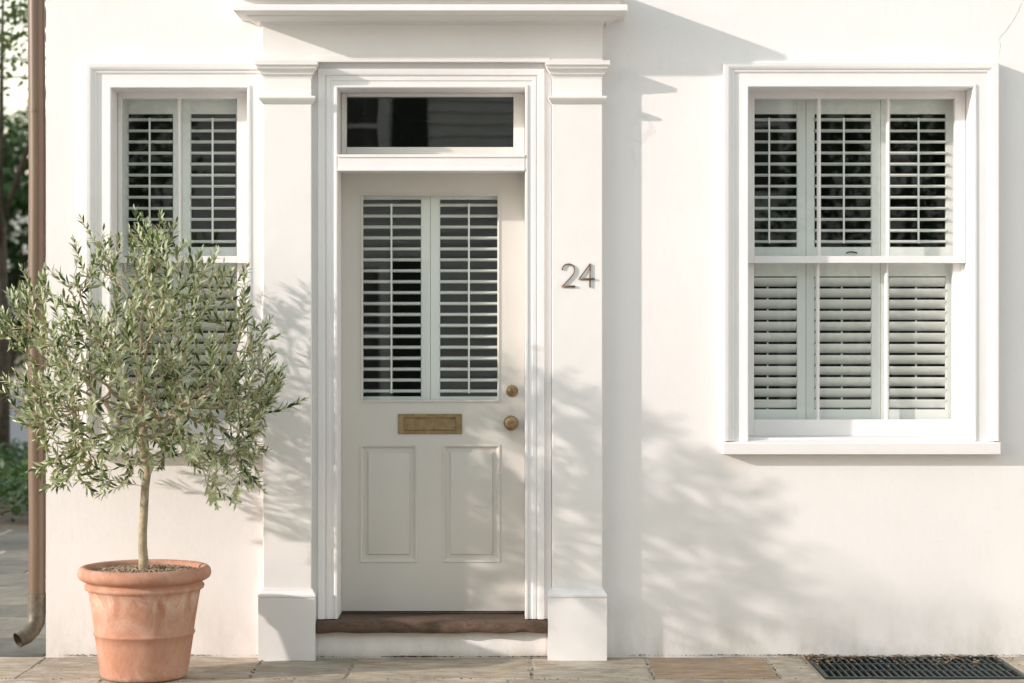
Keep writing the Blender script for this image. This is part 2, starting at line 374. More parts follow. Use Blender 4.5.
def sash_window(OP, px_open, px_glassU, px_glassL, muls, shut, py, label):
    """OP opening at casing front; pixel columns of the panes; shut = panel column edges"""
    a,b,c,d=OP
    win=empty('window',((a+b)/2,0,c),parent=house); win['label']=label
    k=MB(); k.frame(a,b,c,d,CAS,bottom=False)
    # clip the casing that would pass behind the pilaster
    o=k.build('casing',TRIM,win,ang=35)
    ss=MB()   # sill
    y1=-.067
    ss.add([(a-.127,y1,PZ(454.5,y1)),(b+.127,y1,PZ(454.5,y1)),(b+.127,y1,PZ(443,y1)),(a-.127,y1,PZ(443,y1)),
            (a-.127,.005,PZ(454.5,y1)),(b+.127,.005,PZ(454.5,y1)),(b+.127,.005,PZ(443,y1)+.016),(a-.127,.005,PZ(443,y1)+.016)],
           [(0,1,2,3),(4,7,6,5),(0,4,5,1),(3,2,6,7),(0,3,7,4),(1,5,6,2)])
    ss.box(a-.002,b+.002,.0,.22,PZ(443,y1)-.03,PZ(443,y1)+.022)
    ss.build('sill',TRIM,win,bevel=.003)
    j=MB(); zsb=PZ(443,y1)+.018
    j.box(a-.011,a+.0,-.0194,.26,zsb,d); j.box(b,b+.011,-.0194,.26,zsb,d); j.box(a-.011,b+.011,-.0194,.26,d,d+.011)
    # parting strips between the sashes
    j.box(a,a+.014,YS+.042,YS+.05,zsb,d); j.box(b-.014,b,YS+.042,YS+.05,zsb,d)
    j.build('jamb',TRIM,win)
    def sash(y,top,bot,gt,gb,gl,gr,mu,nm):
        s=MB(); t=.038
        A,B=a+.002,b-.002
        zt,zb,zgt,zgb=PZ(top,y),PZ(bot,y),PZ(gt,y),PZ(gb,y); xl,xr=PX(gl,y),PX(gr,y)
        s.box(A,xl,y,y+t,zb,zt); s.box(xr,B,y,y+t,zb,zt)
        s.box(xl,xr,y,y+t,zgt,zt); s.box(xl,xr,y,y+t,zb,zgb)
        bead=[(0,y+.020),(0,y+.012),(.006,y+.003),(.008,y-.0012)]
        for (m0,m1) in mu:
            xm=(PX(m0,y)+PX(m1,y))/2; h=.0095
            s.add([(xm-h,y+.016,zgb),(xm-.004,y+.002,zgb),(xm+.004,y+.002,zgb),(xm+h,y+.016,zgb),(xm+h,y+.03,zgb),(xm-h,y+.03,zgb)]+
                  [(xm-h,y+.016,zgt),(xm-.004,y+.002,zgt),(xm+.004,y+.002,zgt),(xm+h,y+.016,zgt),(xm+h,y+.03,zgt),(xm-h,y+.03,zgt)],
                  [(q,(q+1)%6,6+(q+1)%6,6+q) for q in range(6)])
        s.build('sash',TRIM,win,bevel=.0022)
        g=MB(); quad(g,(xl-.004,y+.022,zgb-.004),(xr+.004,y+.022,zgb-.004),(xr+.004,y+.022,zgt+.004),(xl-.004,y+.022,zgt+.004))
        g.build('pane',GLASS,win)
    sash(YS,py['top'],263,py['gt'],256,*px_glassU,muls[0],'u')
    sash(YS+.05,256.5,436,262.5,419.5,*px_glassL,muls[1],'l')
    ysh=YS+.11
    zt,zb=PZ(90,ysh),PZ(436,ysh)
    for i in range(len(shut)-1):
        x0,x1=PX(shut[i],ysh),PX(shut[i+1],ysh)
        shutter(win,x0,x1,zb,zt,ysh,x0+.043,x1-.045,[(PZ(114,ysh),PZ(247,ysh),12,R(4)),(PZ(276.5,ysh),PZ(409.5,ysh),12,R(-48))])
    # inner frame the shutters hang in
    f=MB(); xa,xb=PX(shut[0],ysh),PX(shut[-1],ysh)
    f.box(xa-.06,xa-.001,ysh,ysh+.03,zb-.06,zt+.06); f.box(xb+.001,xb+.06,ysh,ysh+.03,zb-.06,zt+.06); f.box(xa-.001,xb+.001,ysh,ysh+.03,zt+.001,zt+.06); f.box(xa-.001,xb+.001,ysh,ysh+.03,zb-.06,zb-.001)
    f.build('shutter_frame',SHUT,win)
    # catch on the meeting rail of the middle shutters
    return win
py={'top':90,'gt':98.5}
LWo=sash_window(LW,None,(122,237),(121,237),([(177,181)],[(177,181)]),[119.4,182,245],py,'small two-light sash window partly behind the olive tree')
RWo=sash_window(RW,None,(754.5,955),(754,953),([(817.5,821.5),(886.5,891)],[(816,820.5),(885,889.5)]),[731.5,806,880.5,955],py,'wide three-light sash window right of the door')
lk=MB(); yl=YS+.11-.008
lk.tube([(PX(846,yl),yl,PZ(253,yl)),(PX(849,yl),yl-.004,PZ(252,yl)),(PX(853,yl),yl-.004,PZ(252,yl)),(PX(857,yl),yl,PZ(253,yl))],.0035,8); lk.build('catch',IRON,RWo)

# pilasters
YP=-.079
def pilaster(x0,x1,lab):
    p=empty('pilaster',((x0+x1)/2,YP,0),parent=house); p['label']=lab
    s=MB(); s.box(x0,x1,YP,.02,PZ(594,YP),PZ(62,YP)); s.build('shaft',CORN,p,bevel=.004)
    c=MB(); z=lambda q: PZ(q,YP)
    c.band(x0,x1,YP,[(.001,z(78)),(.003,z(75.5)),(.010,z(74.5)),(.012,z(72.5)),(.014,z(71.5)),(.024,z(69.5)),(.027,z(67.5)),(.028,z(66.5)),(.033,z(66)),(.034,z(61.7))])
    c.build('capital',CORN,p,ang=25)
    c=MB(); c.band(x0,x1,YP,[(.001,z(104)),(.006,z(102.5)),(.017,z(99.5)),(.019,z(98.5)),(.019,z(96.5)),(.001,z(95.8))]); c.build('necking',CORN,p,ang=25)
    c=MB(); c.band(x0,x1,YP,[(.020,-.01),(.020,z(598.2)),(.0175,z(597.6)),(.0175,z(597.0)),(.0215,z(596.4)),(.0215,z(594.6)),(.013,z(592.2)),(.006,z(590.2)),(.0055,z(588.8)),(.001,z(588.4))]); c.build('plinth',TRIM,p,ang=25)
    return p
pilaster(PX(263,YP),PX(311.5,YP),'left white pilaster crossed by the shadow of the olive tree')
pilaster(PX(552,YP),PX(602.5,YP),'right white pilaster bearing the bronze house number')

# entablature
e=MB(); xa,xb=PX(262,YP),PX(602.5,YP)
e.box(xa,xb,YP,.02,PZ(61.5,YP),PZ(10,YP))
e.build('frieze',CORN,house,bevel=.003)
e=MB(); e.box(PX(313,YP),PX(550,YP),YP-.004,0.02,PZ(62,YP),PZ(55.2,YP)); e.build('architrave',CORN,house,bevel=.002)
e=MB(); z=lambda q,y=YP: PZ(q,y)
YT=-.30; o0=-YT+YP   # overhang
zf=PZ(11,YT)
prof=[(.001,PZ(25,YP)),(.004,PZ(24,YP)),(.007,PZ(21.5,YP-.01)),(.012,PZ(20.8,YP-.01)),(.016,PZ(20.2,YP-.015)),(.030,zf-.028),(.048,zf-.016),(.062,zf-.012),(.066,zf-.002),(.085,zf+.001),(.098,zf+.001),(.098,zf),
      ]
# the cornice stands .107 m past the frieze at its ends and .155 m in front of it: build it ring by ring
def ring(ox,oy,zz,x0=xa,x1=xb): return [(x0-ox,.02,zz),(x0-ox,YP-oy,zz),(x1+ox,YP-oy,zz),(x1+ox,.02,zz)]
P=[(.001,.001,PZ(25,YP)),(.006,.006,PZ(24.2,YP)),(.008,.010,PZ(22,YP)),(.014,.016,PZ(21.6,YP)),(.024,.030,zf-.024),(.046,.060,zf-.012),(.058,.080,zf-.009),(.060,.084,zf-.001),
   (.107,.152,zf),(.110,.155,zf+.003),(.110,.155,zf+.028),(.107,.152,zf+.032),(.080,.110,zf+.034),(.080,.110,zf+.066),(.092,.137,zf+.070),(.10,.152,zf+.082),(.110,.166,zf+.090),(.110,.166,zf+.118),(.09,.135,zf+.128),(.0,.0,zf+.14)]
P=[(a_,b_*1.43,c_) for a_,b_,c_ in P]
vs=[];fs=[]
for (ox,oy,zz) in P: vs+=ring(ox,oy,zz)
for i in range(len(P)-1):
    for k in range(3): fs.append((i*4+k,i*4+k+1,(i+1)*4+k+1,(i+1)*4+k))
fs.append((0,3,2,1)); fs.append(tuple((len(P)-1)*4+k for k in range(4)))
e.add(vs,fs); e.build('cornice',CORN,house,bevel=.0015,segs=1)

# door casing, transom, door
k=MB()
DC=[(0.0,.207),(0.0,YC+.004),(.003,YC-.002),(.012,YC-.002),(.015,YC+.004),(.034,YC+.004),(.037,YC-.001),(.052,YC-.001),(.055,YC+.004),(.060,YC+.004),(.064,YC-.006),(.075,YC-.010),(.093,YC-.010),(.096,YC+.004),(.128,YC+.006),(.129,.002)]
k.frame(DO[0],DO[1],PZ(619,YC),DO[3],DC,bottom=False)
k.build('door_casing',TRIM,house,ang=35)
YD=.207
tb=MB(); tb.box(DO[0]+.0005,DO[1]-.0005,YC-.002,YD+.05,PZ(169,YC),PZ(156,YC)); tb.box(DO[0]+.0005,DO[1]-.0005,YC-.008,YC+.01,PZ(157.5,YC),PZ(154.5,YC)); tb.box(DO[0]+.0005,DO[1]-.0005,YC-.006,YC+.01,PZ(171,YC),PZ(168,YC))
tb.build('transom_bar',TRIM,house,bevel=.002)
tr=empty('transom_window',((DO[0]+DO[1])/2,YD,PZ(150,YD)),parent=house)
yt=YD-.055
t=MB(); a,b=DO[0]+.002,DO[1]-.002; zt,zb=DO[3]-.001,PZ(155,YC)
gl,gr,gt,gb=PX(346.5,yt),PX(513.5,yt),PZ(96.5,yt),PZ(147,yt)
t.box(a,gl,yt,yt+.04,zb,zt); t.box(gr,b,yt,yt+.04,zb,zt); t.box(gl,gr,yt,yt+.04,gt,zt); t.box(gl,gr,yt,yt+.04,zb,gb)
TFR=m_paint('greige_transom_paint',(.73,.70,.65),.42,.02,.08)
t.build('frame',TFR,tr,bevel=.003)
g=MB(); quad(g,(gl-.003,yt+.022,gb-.003),(gr+.003,yt+.022,gb-.003),(gr+.003,yt+.022,gt+.003),(gl-.003,yt+.022,gt+.003)); g.build('pane',GLASS,tr)
dr=empty('front_door',((DO[0]+DO[1])/2,YD,PZ(611,YD)),parent=house)
dx0,dx1=DO[0]+.001,DO[1]-.001; dz0,dz1=PZ(611,YD),PZ(170,YC)+.01
t=MB()
gx0,gx1,gz0,gz1=PX(361,YD),PX(499.5,YD),PZ(402,YD),PZ(194,YD)
pz0,pz1=PZ(562.5,YD),PZ(444.5,YD); pl=(PX(360,YD),PX(417.5,YD)); pr=(PX(442.5,YD),PX(500.5,YD))
th=.045
cols=[dx0,gx0,gx1,dx1]
t.box(dx0,gx0,YD,YD+th,gz0,dz1); t.box(gx1,dx1,YD,YD+th,gz0,dz1); t.box(gx0,gx1,YD,YD+th,gz1,dz1)
t.box(dx0,dx1,YD,YD+th,pz1,gz0); t.box(dx0,dx1,YD,YD+th,dz0,pz0)
t.box(dx0,pl[0],YD,YD+th,pz0,pz1); t.box(pl[1],pr[0],YD,YD+th,pz0,pz1); t.box(pr[1],dx1,YD,YD+th,pz0,pz1)
t.build('door_leaf',DOORP,dr)
def panel_rings(x0,x1,z0,z1,prof,mb,close=True):
    vs=[];fs=[];n=len(prof)
    for (o,y) in prof: vs+=[(x0+o,y,z0+o),(x0+o,y,z1-o),(x1-o,y,z1-o),(x1-o,y,z0+o)]
    for i in range(n-1):
        for k_ in range(4): fs.append((i*4+k_,(i+1)*4+k_,(i+1)*4+(k_+1)%4,i*4+(k_+1)%4))
    if close: fs.append(tuple((n-1)*4+q for q in range(4)))
    mb.add(vs,fs)
for (p0,p1) in (pl,pr):
    q=MB(); panel_rings(p0,p1,pz0,pz1,[(0,YD),(0,YD-.002),(.003,YD-.004),(.009,YD-.002),(.016,YD+.007),(.020,YD+.012),(.036,YD+.012),(.042,YD+.003),(.046,YD+.002)],q)
    q.build('panel',DOORP,dr,ang=30)
q=MB(); panel_rings(gx0,gx1,gz0,gz1,[(-.001,YD+.001),(-.001,YD-.004),(.004,YD-.006),(.008,YD-.002),(.011,YD+.012)],q,False)
q.build('glazing_bead',DOORP,dr,ang=30)
q=MB(); quad(q,(gx0,YD+.011,gz0),(gx1,YD+.011,gz0),(gx1,YD+.011,gz1),(gx0,YD+.011,gz1)); q.build('pane',GLASS,dr)
ysh=YD+.05
xm=PX(430.4,ysh); xl0,xl1=PX(362.5,ysh),PX(421,ysh); xr0,xr1=PX(440,ysh),PX(498,ysh)
for (x0,x1,l0,l1) in ((xl0-.035,xm,xl0,xl1),(xm,xr1+.035,xr0,xr1)):
    shutter(dr,x0,x1,gz0-.05,gz1+.05,ysh,l0,l1,[(PZ(199.5,ysh),PZ(396.5,ysh),18,R(5))])
# letter plate
yb=YD-.006
q=MB(); lx0,lx1,lz0,lz1=PX(398,yb),PX(462,yb),PZ(434,yb),PZ(414,yb)
q.box(lx0,lx1,yb,YD+.002,lz0,lz1)
lp=q.build('letter_plate',BRASS,dr,bevel=.002)
q=MB(); a,b,c,d=PX(404.5,yb),PX(455.5,yb),PZ(430,yb),PZ(418,yb)
panel_rings(a-.003,b+.003,c-.003,d+.003,[(0,yb-.0005),(.002,yb-.004),(.004,yb-.004),(.0055,yb-.0015)],q); q.build('flap',BRASS,lp)
def kn(px,py,prof,name,k_=1,an_=None):
    q=MB(); q.lathe([(r_*k_,h) for r_,h in prof],(PX(px,YD),YD,PZ(py,YD)),40,axis='y'); return q.build(name,BRASS,dr,smooth=not an_,ang=an_)
kn(512,391,[(.0,-.001),(.0345,-.001),(.0345,.004),(.031,.008),(.022,.010),(.020,.016),(.017,.018),(.0,.018)],'deadbolt',.86,25)
q=MB(); q.box(PX(512,YD)-.0015,PX(512,YD)+.0015,YD-.0195,YD-.017,PZ(391,YD)-.007,PZ(391,YD)+.007); q.build('keyhole',IRON,dr)
kn(511,423,[(.0,-.001),(.037,-.001),(.037,.004),(.032,.008),(.014,.010),(.013,.022),(.022,.030),(.033,.040),(.036,.050),(.034,.060),(.026,.067),(.012,.070),(.0,.0705)],'door_knob')

# step, threshold, riser
def slab(x0,x1,y0,y1,z0,z1,nx,amp,mbx,sd=0):
    vs=[];fs=[]
    for i in range(nx+1):
        x=x0+(x1-x0)*i/nx; n1=noise.noise(Vector((x*9,sd,0)))*amp; n2=noise.noise(Vector((x*9,sd+5,0)))*amp; n3=noise.noise(Vector((x*14,sd+9,1)))*amp
        vs+=[(x,y0+n1,z0+n2),(x,y0+n3*1.3,z0+(z1-z0)*.45),(x,y0+n1+.002,z1-.008+n3*.5),(x,y0+.010+n1,z1+n2*.3),(x,y1,z1+n2*.1),(x,y1,z0)]
    for i in range(nx):
        for k_ in range(6): fs.append((i*6+k_,i*6+(k_+1)%6,(i+1)*6+(k_+1)%6,(i+1)*6+k_))
    fs.append(tuple(range(6))); fs.append(tuple(nx*6+q_ for q_ in range(6))[::-1]); mbx.add(vs,fs)
q=MB(); ys=-.088; slab(PX(316.5,YP),PX(547.5,YP),ys,YD+.02,PZ(633,ys),PZ(621.5,ys),140,.009,q); q.build('doorstep',STEPM,house,smooth=True)
q=MB(); zt=PZ(621.5,ys); q.box(DO[0]+.004,DO[1]-.004,YD-.012,YD+.03,zt+.001,PZ(612.2,YD)); q.build('threshold',STEPM,house,bevel=.003)
q=MB(); slab(PX(315.5,YP),PX(548.5,YP),-.045,.0,-.02,PZ(632,ys),60,.0035,q,40); q.build('riser',STUCCO,house,smooth=True)

# hairline cracks in the render
def crack(pts,seed):
    rg_=random.Random(seed); P_=[]
    for i in range(len(pts)-1):
        (a_,b_),(c_,d_)=pts[i],pts[i+1]; n_=8
        for k_ in range(n_): P_.append((a_+(c_-a_)*k_/n_+rg_.gauss(0,.5),b_+(d_-b_)*k_/n_+rg_.gauss(0,.4)))
    P_.append(pts[-1]); m_=MB(); m_.tube([(PX(a_),-.0002,PZ(b_)) for a_,b_ in P_],[.0013*rg_.uniform(.4,1.2) for _ in P_],4); o_=m_.build('hairline_crack',CRK,house)
CRK=m_flat('crack_dirt',(.62,.58,.54),.95)
crack([(1022,2),(1010,26),(1000,38),(999,60)],3); 
# house number
def digit(strokes,lab):
    m=MB(); y=YP-.006
    for st,rd in strokes:
        m.tube([(PX(a,y),y,PZ(b,y)) for a,b in st],rd,8)
    for (a,b) in ((st[0] if True else None) for st,_ in strokes[:1]): m.tube([(PX(a,y),y,PZ(b,y)),(PX(a,y),YP+.002,PZ(b,y))],.0025,6)
    o=m.build('house_number',BRONZE,house,smooth=True); o['label']=lab
two=[(562.2,269.6),(562.9,267.2),(564.6,265.1),(566.8,264.2),(569.2,264.0),(571.6,264.7),(573.6,266.5),(574.5,269.0),(574.3,272.0),(572.6,275.2),(569.8,278.6),(566.4,282.0),(562.4,286.4)]
digit([(two,.0034),([(561.6,286.4),(575.2,286.4)],.0046)],'bronze numeral 2')
digit([([(590,263.8),(590,287.4)],.0036),([(590,264.2),(584.5,271.6),(579.2,279.0)],.0032),([(578.6,279),(594.8,279)],.0040)],'bronze numeral 4')

# drainpipe on the corner
dp=empty('drainpipe',(PX(36.8),.085,0),parent=house)
xp,rp=PX(36.8,.085),.0415; m=MB(); zz=[.27,.6,1.2,1.9,2.4,3.2,4.2,5.55]
m.tube([(xp+.003*math.sin(i*2.1),.085,z_) for i,z_ in enumerate(zz)],rp,28); m.build('pipe',COPPER,dp,smooth=False,ang=50)
m=MB(); m.tube([(xp,.085,.30),(xp,.085,.215),(xp-.003,.080,.160),(xp-.018,.061,.125),(xp-.042,.037,.098),(xp-.075,.007,.082)],[.0445,.0445,.044,.0425,.0405,.038],26,caps=False)
m.tube([(xp,.085,.30),(xp,.085,.30),(xp,.085,.285)],[.042,.047,.0475],26,caps=False)
m.tube([(xp-.0755,.0065,.082),(xp-.042,.037,.098),(xp-.018,.061,.125)],[.034,.0365,.038],26,caps=False)
m.build('shoe',ZINC,dp,ang=50)
for z_ in (PZ(109),PZ(600),4.6):
    m=MB(); m.tube([(xp,.085,z_-.006),(xp,.085,z_+.006)],rp+.002,28); m.build('bracket',COPPER,dp,ang=50)
    m=MB(); m.tube([(xp+.0,.044,z_),(xp+.0,.038,z_)],.0045,8); m.build('screw',BRASS,dp)

# dirt where the wall meets the pavement
g=MB()
for i in range(2600):
    x=random.choice([random.uniform(X0,PX(258)),random.uniform(PX(609),2.9),random.uniform(PX(318),PX(548))])
    dn=max(0,noise.noise(Vector((x*3.3,3,0)))+.35)
    if random.random()>dn+.1: continue
    yy=-.003-abs(random.gauss(0,.009))-(.045 if PX(318)<x<PX(548) else 0); s=random.uniform(.002,.0055)*(.5+dn)
    g.add([(x+random.uniform(-s,s)*1.8,yy+random.uniform(-s,s),.010+random.uniform(0,s)) for _ in range(5)],[(0,1,2),(1,2,3),(2,3,4),(0,3,4),(0,1,4)])
g.build('wall_foot_dirt',GRIME); tag(bpy.data.objects['wall_foot_dirt'],'dark crumbs of dirt along the foot of the white wall','dirt',kind='stuff')

# ------------------------------------------------------------------ terracotta pot and olive tree
PD=-.60; PXc=(144.5-CX)/F*(D+PD)
pot=empty('terracotta_pot',(PXc,PD,0),'large weathered terracotta pot with a rolled rim standing by the wall','plant pot')
m=MB(); H=.487
m.lathe([(r_*.987,z_*1.055) for r_,z_ in [(.0,.004),(.185,.004),(.196,.010),(.200,.022),(.206,.05),(.222,.155),(.2275,.188),(.230,.190),(.2335,.1945),(.2335,.200),(.231,.205),(.2285,.207),(.236,.255),(.248,.330),(.257,.378),(.262,.384),(.271,.388),(.275,.396),(.274,.404),(.268,.409),(.266,.414),(.271,.421),(.284,.426),(.297,.433),(.3045,.444),(.3065,.457),(.303,.471),(.294,.481),(.284,.4855),(.271,.483),(.261,.476),(.256,.462),(.252,.440),(.250,.40)]],(PXc,PD,0),96,wob=.012)
m.build('body',TERRA,pot,smooth=True,origin=(PXc,PD,0))
m=MB(); ZS=.482
vs=[(PXc,PD,ZS+.012)];fs=[];nr=10;na=40
for i in range(1,nr+1):
    for k_ in range(na):
        t_=2*math.pi*k_/na; rr=.2545*i/nr; vs.append((PXc+rr*math.cos(t_),PD+rr*math.sin(t_),ZS+.012*(1-(i/nr)**2)+.006*noise.noise(Vector((rr*20*math.cos(t_),rr*20*math.sin(t_),0)))))
for k_ in range(na): fs.append((0,1+k_,1+(k_+1)%na))
for i in range(nr-1):
    for k_ in range(na): fs.append((1+i*na+k_,1+(i+1)*na+k_,1+(i+1)*na+(k_+1)%na,1+i*na+(k_+1)%na))
m.add(vs,fs); m.build('soil',SOIL,pot,smooth=True)
m=MB()
for i in range(2300):
    rr=.25*math.sqrt(random.random()); t_=random.uniform(0,2*math.pi); c=Vector((PXc+rr*math.cos(t_),PD+rr*math.sin(t_),ZS+.012*(1-(rr/.25)**2)+random.uniform(0,.007)))
    s=random.uniform(.0035,.009); e1=Vector((random.uniform(-1,1),random.uniform(-1,1),random.uniform(-.4,.4))).normalized(); e2=e1.orthogonal().normalized(); e3=e1.cross(e2)
    q=[c+e1*s*1.3,c-e1*s*1.3,c+e2*s*.7,c-e2*s*.7,c+e3*s*.5,c-e3*s*.5]
    m.add(q,[(0,2,4),(2,1,4),(1,3,4),(3,0,4),(2,0,5),(1,2,5),(3,1,5),(0,3,5)],0,random.random())
o=m.build('bark_chips',CHIPS,pot,attr='rnd'); o['kind']='stuff'

def colonize(nodes,parents,att,step,infl,kill,iters,up=.12,ok=None):
    nodes=[np.array(n,float) for n in nodes]; parents=list(parents); att=np.array(att)
    for it_ in range(iters):
        if len(att)==0: break
        Nn=np.array(nodes)
        d2=((att[:,None,:]-Nn[None,:,:])**2).sum(2); near=d2.argmin(1); dm=np.sqrt(d2.min(1))
        new={}
        for i in range(len(att)):
            if dm[i]<infl: 
                v=att[i]-Nn[near[i]]; v/=max(1e-6,np.linalg.norm(v)); new.setdefault(near[i],[]).append(v)
        if not new: break
        cnt=0
        for j,vl in new.items():
            v=np.sum(vl,0); v=v/max(1e-6,np.linalg.norm(v)); v=v+np.array([0,0,up])+rng.normal(0,.16,3); v/=np.linalg.norm(v)
            p=Nn[j]+v*step
            if (( Nn-p)**2).sum(1).min()<(step*.35)**2: continue
            nodes.append(p); parents.append(j); cnt+=1
        Nn=np.array(nodes); d2=((att[:,None,:]-Nn[None,:,:])**2).sum(2).min(1); att=att[d2>kill**2]
        if cnt==0: break
    return nodes,parents

OUT=[(230,138,150),(243,112,172),(254,86,200),(278,42,228),(300,8,250),(330,-4,264),(360,-2,272),(390,8,280),(420,20,272),(450,30,258),(480,44,254),(502,58,244)]
def outline(py_):
    for i in range(len(OUT)-1):
        if OUT[i][0]<=py_<=OUT[i+1][0]:
            t_=(py_-OUT[i][0])/(OUT[i+1][0]-OUT[i][0]); return OUT[i][1]*(1-t_)+OUT[i+1][1]*t_, OUT[i][2]*(1-t_)+OUT[i+1][2]*t_
TSC=F/(D+PD)
def attract(n,lo,hi):
    att=[]
    while len(att)<n:
        py_=random.uniform(lo,hi); L_,R_=outline(py_); px_=random.uniform(L_+5,R_-5)
        if py_>466 and 92<px_<205: continue
        if py_>458 and 96<px_<188: continue
        if py_>470 and random.random()<.4: continue
        c_=(L_+R_)/2; hw=(R_-L_)/2; dep=math.sqrt(max(0,1-((px_-c_)/hw)**2))
        dy=random.uniform(-1,1)*dep*min(.56,hw/TSC*.9)
        y_=PD-.02+dy
        if y_>-.07: continue
        if noise.noise(Vector((px_*.021,y_*4.2,py_*.021)))<-.05: continue
        att.append(((px_-CX)/F*(D+y_),y_,CZ-(py_-CY)/F*(D+y_)))
    return att
base=[(PXc-.003,PD,.465)]; pth=[(143.5,560),(142.6,545),(143.0,530),(144.0,515),(144.8,500),(145.5,487),(147.5,474),(146,464)]
nodes=[base[0]]+[((a-CX)/TSC,PD-.002*i,CZ-(b-CY)/TSC) for i,(a,b) in enumerate(pth)]
# two low side limbs as in the photograph, then the crown
par=[-1]+list(range(len(nodes)-1)); ntr=len(nodes)
nodes,par=colonize(nodes,par,attract(600,231,425),.030,.9,.055,80,.06)
nodes,par=colonize(nodes,par,attract(360,330,494),.026,.30,.046,60,.05)
nodes,par=colonize(nodes,par,attract(230,238,478),.024,.20,.040,40,.10)
NN=len(nodes); ch=[[] for _ in range(NN)]
for i,p_ in enumerate(par):
    if p_>=0: ch[p_].append(i)
rad=[0]*NN
for i in range(NN-1,-1,-1):
    rad[i]= .0016 if not ch[i] else (sum(rad[c_]**2.35 for c_ in ch[i]))**(1/2.35)
sc_=.0195/rad[3]
for i in range(NN):
    rad[i]=max(.0015,1.15*rad[i]*sc_**(min(1,rad[i]/rad[3]*1.5)))
    if i<ntr: rad[i]=.0225-.0010*i
olive=empty('olive_tree',(PXc,PD,.46),'standard olive tree with a round silvery crown growing in the terracotta pot','tree')
tm=MB(); tm.tube([nodes[i] for i in range(ntr)],[.027,.0225,.0205,.0195,.0195,.019,.019,.0185,.017],14)
tm.build('trunk',OBARK,olive,smooth=True)
# branches: chains, gathered per main limb
def chains(start):
    out=[];stack=[(par[start],start)]
    while stack:
        p_,i=stack.pop(); c=[p_,i]
        while ch[i]:
            nx=max(ch[i],key=lambda q_:rad[q_])
            for q_ in ch[i]:
                if q_!=nx: stack.append((i,q_))
            c.append(nx); i=nx
        out.append(c)
    return out
limbs=[]
for t_ in range(2,ntr):
    limbs+= [c for c in ch[t_] if c>=ntr]
# when one leader carries everything, open it up one level
def size(i):
    s_=0;st=[i]
    while st: k_=st.pop(); s_+=1; st+=ch[k_]
    return s_
trunk_ext=[]
work=list(limbs); limbs=[]
while work:
    i=work.pop()
    if size(i)>.42*NN and ch[i]: trunk_ext.append(i); work+=ch[i]
    else: limbs.append(i)
if trunk_ext:
    em=MB()
    for i in trunk_ext: em.tube([nodes[par[i]],nodes[i]],[rad[par[i]] if par[i]>=ntr else .017,rad[i]],10)
    em.build('leader',OBARK,olive,smooth=True)
for l in limbs:
    b_=MB()
    for c in chains(l):
        rr=[min(rad[c[0]],rad[c[1]]*1.2)]+[rad[q_] for q_ in c[1:]]
        b_.tube([nodes[q_] for q_ in c],rr,7 if rr[0]>.004 else 5)
    b_.build('branch',OBARK,olive,smooth=True)
lf=MB(); lf.fixn=False; tw=MB()
def leaf(mb,p,d,nrm,L,Wd,rnd,droop=0.12):
    d=d.normalized(); s=d.cross(nrm)
    if s.length<1e-4: s=d.orthogonal()
    s.normalize(); n=s.cross(d)
    pts=[p,p+d*L*.30+s*Wd*.42+n*Wd*.12,p+d*L*.30-s*Wd*.42+n*Wd*.12,p+d*L*.62+s*Wd*.5-n*L*droop*.3+n*Wd*.12,p+d*L*.62-s*Wd*.5-n*L*droop*.3+n*Wd*.12,p+d*L-n*L*droop, p+d*L*.30,p+d*L*.62-n*L*droop*.3]
    mb.add(pts,[(0,6,1),(0,2,6),(1,6,7,3),(6,2,4,7),(3,7,5),(7,4,5)],0,rnd)
ctr=Vector((PXc,PD-.1,1.42))
def leaves_on(a,b,dens=.017,off=0.0,tip=False,vig=1.0):
    a,b=Vector(a),Vector(b); d=b-a; L=d.length
    if L<1e-5: return
    d/=L; n=max(1,int(L/dens)); ph=random.uniform(0,math.pi)
    for i in range(n):
        t_=(i+.5+off)/n; p=a+d*L*min(1,t_); ph+=math.pi/2+random.gauss(0,.25)
        u=d.orthogonal().normalized(); w_=d.cross(u)
        for sgn in (0,math.pi):
            if random.random()<.10: continue
            side=(u*math.cos(ph+sgn)+w_*math.sin(ph+sgn))
            k_=random.uniform(.35,.85)
            dd=(d*(1.15-k_*.5)+side*k_*1.1+Vector((0,0,random.gauss(.05,.16)))).normalized()
            LL=random.uniform(.034,.062)*vig*(1-.35*(t_ if tip else 0))
            if p.y>-.06: dd.y=-abs(dd.y)
            leaf(lf,p,dd,d*1.0+Vector((0,0,.35)),LL,LL*random.uniform(.21,.30),min(1,max(0,random.gauss(.40,.32)+.45*noise.noise(p*6.5))),random.uniform(-.05,.22))
nsh=0
for i in range(ntr,NN):
    if rad[i]<.0034 and par[i]>=0:
        if random.random()<(.85 if (Vector(nodes[i])-ctr).length>.36 else .5): leaves_on(nodes[par[i]],nodes[i],.019)
    term = not ch[i]
    if term or (rad[i]<.003 and random.random()<.22):
        a=Vector(nodes[i]); pd=(a-Vector(nodes[par[i]])).normalized(); out=(a-ctr).normalized()
        low=a.z<1.15
        dv=(pd*.8+out*(.55 if not low else .9)+Vector((0,0,.85 if not low else .22))+Vector([random.gauss(0,.28) for _ in range(3)])).normalized()
        Ls=random.uniform(.05,.15)+(.05 if random.random()<.2 else 0); pts=[a]
        for k_ in range(4):
            dv=(dv+Vector((0,0,.10))).normalized(); q=pts[-1]+dv*Ls/4
            if q.y>-.05: q.y=-.05
            pts.append(q)
        tw.tube(pts,[.0014,.0013,.0011,.0009,.0006],4)
        for k_ in range(4): leaves_on(pts[k_],pts[k_+1],.0145,tip=(k_==3))
        # end tuft
        leaf(lf,pts[-1],dv,Vector((0,-1,.3)),.034,.007,random.random(),.05); nsh+=1
print('olive nodes',NN,'shoots',nsh,'leaf faces',len(lf.f),'limbs',len(limbs))
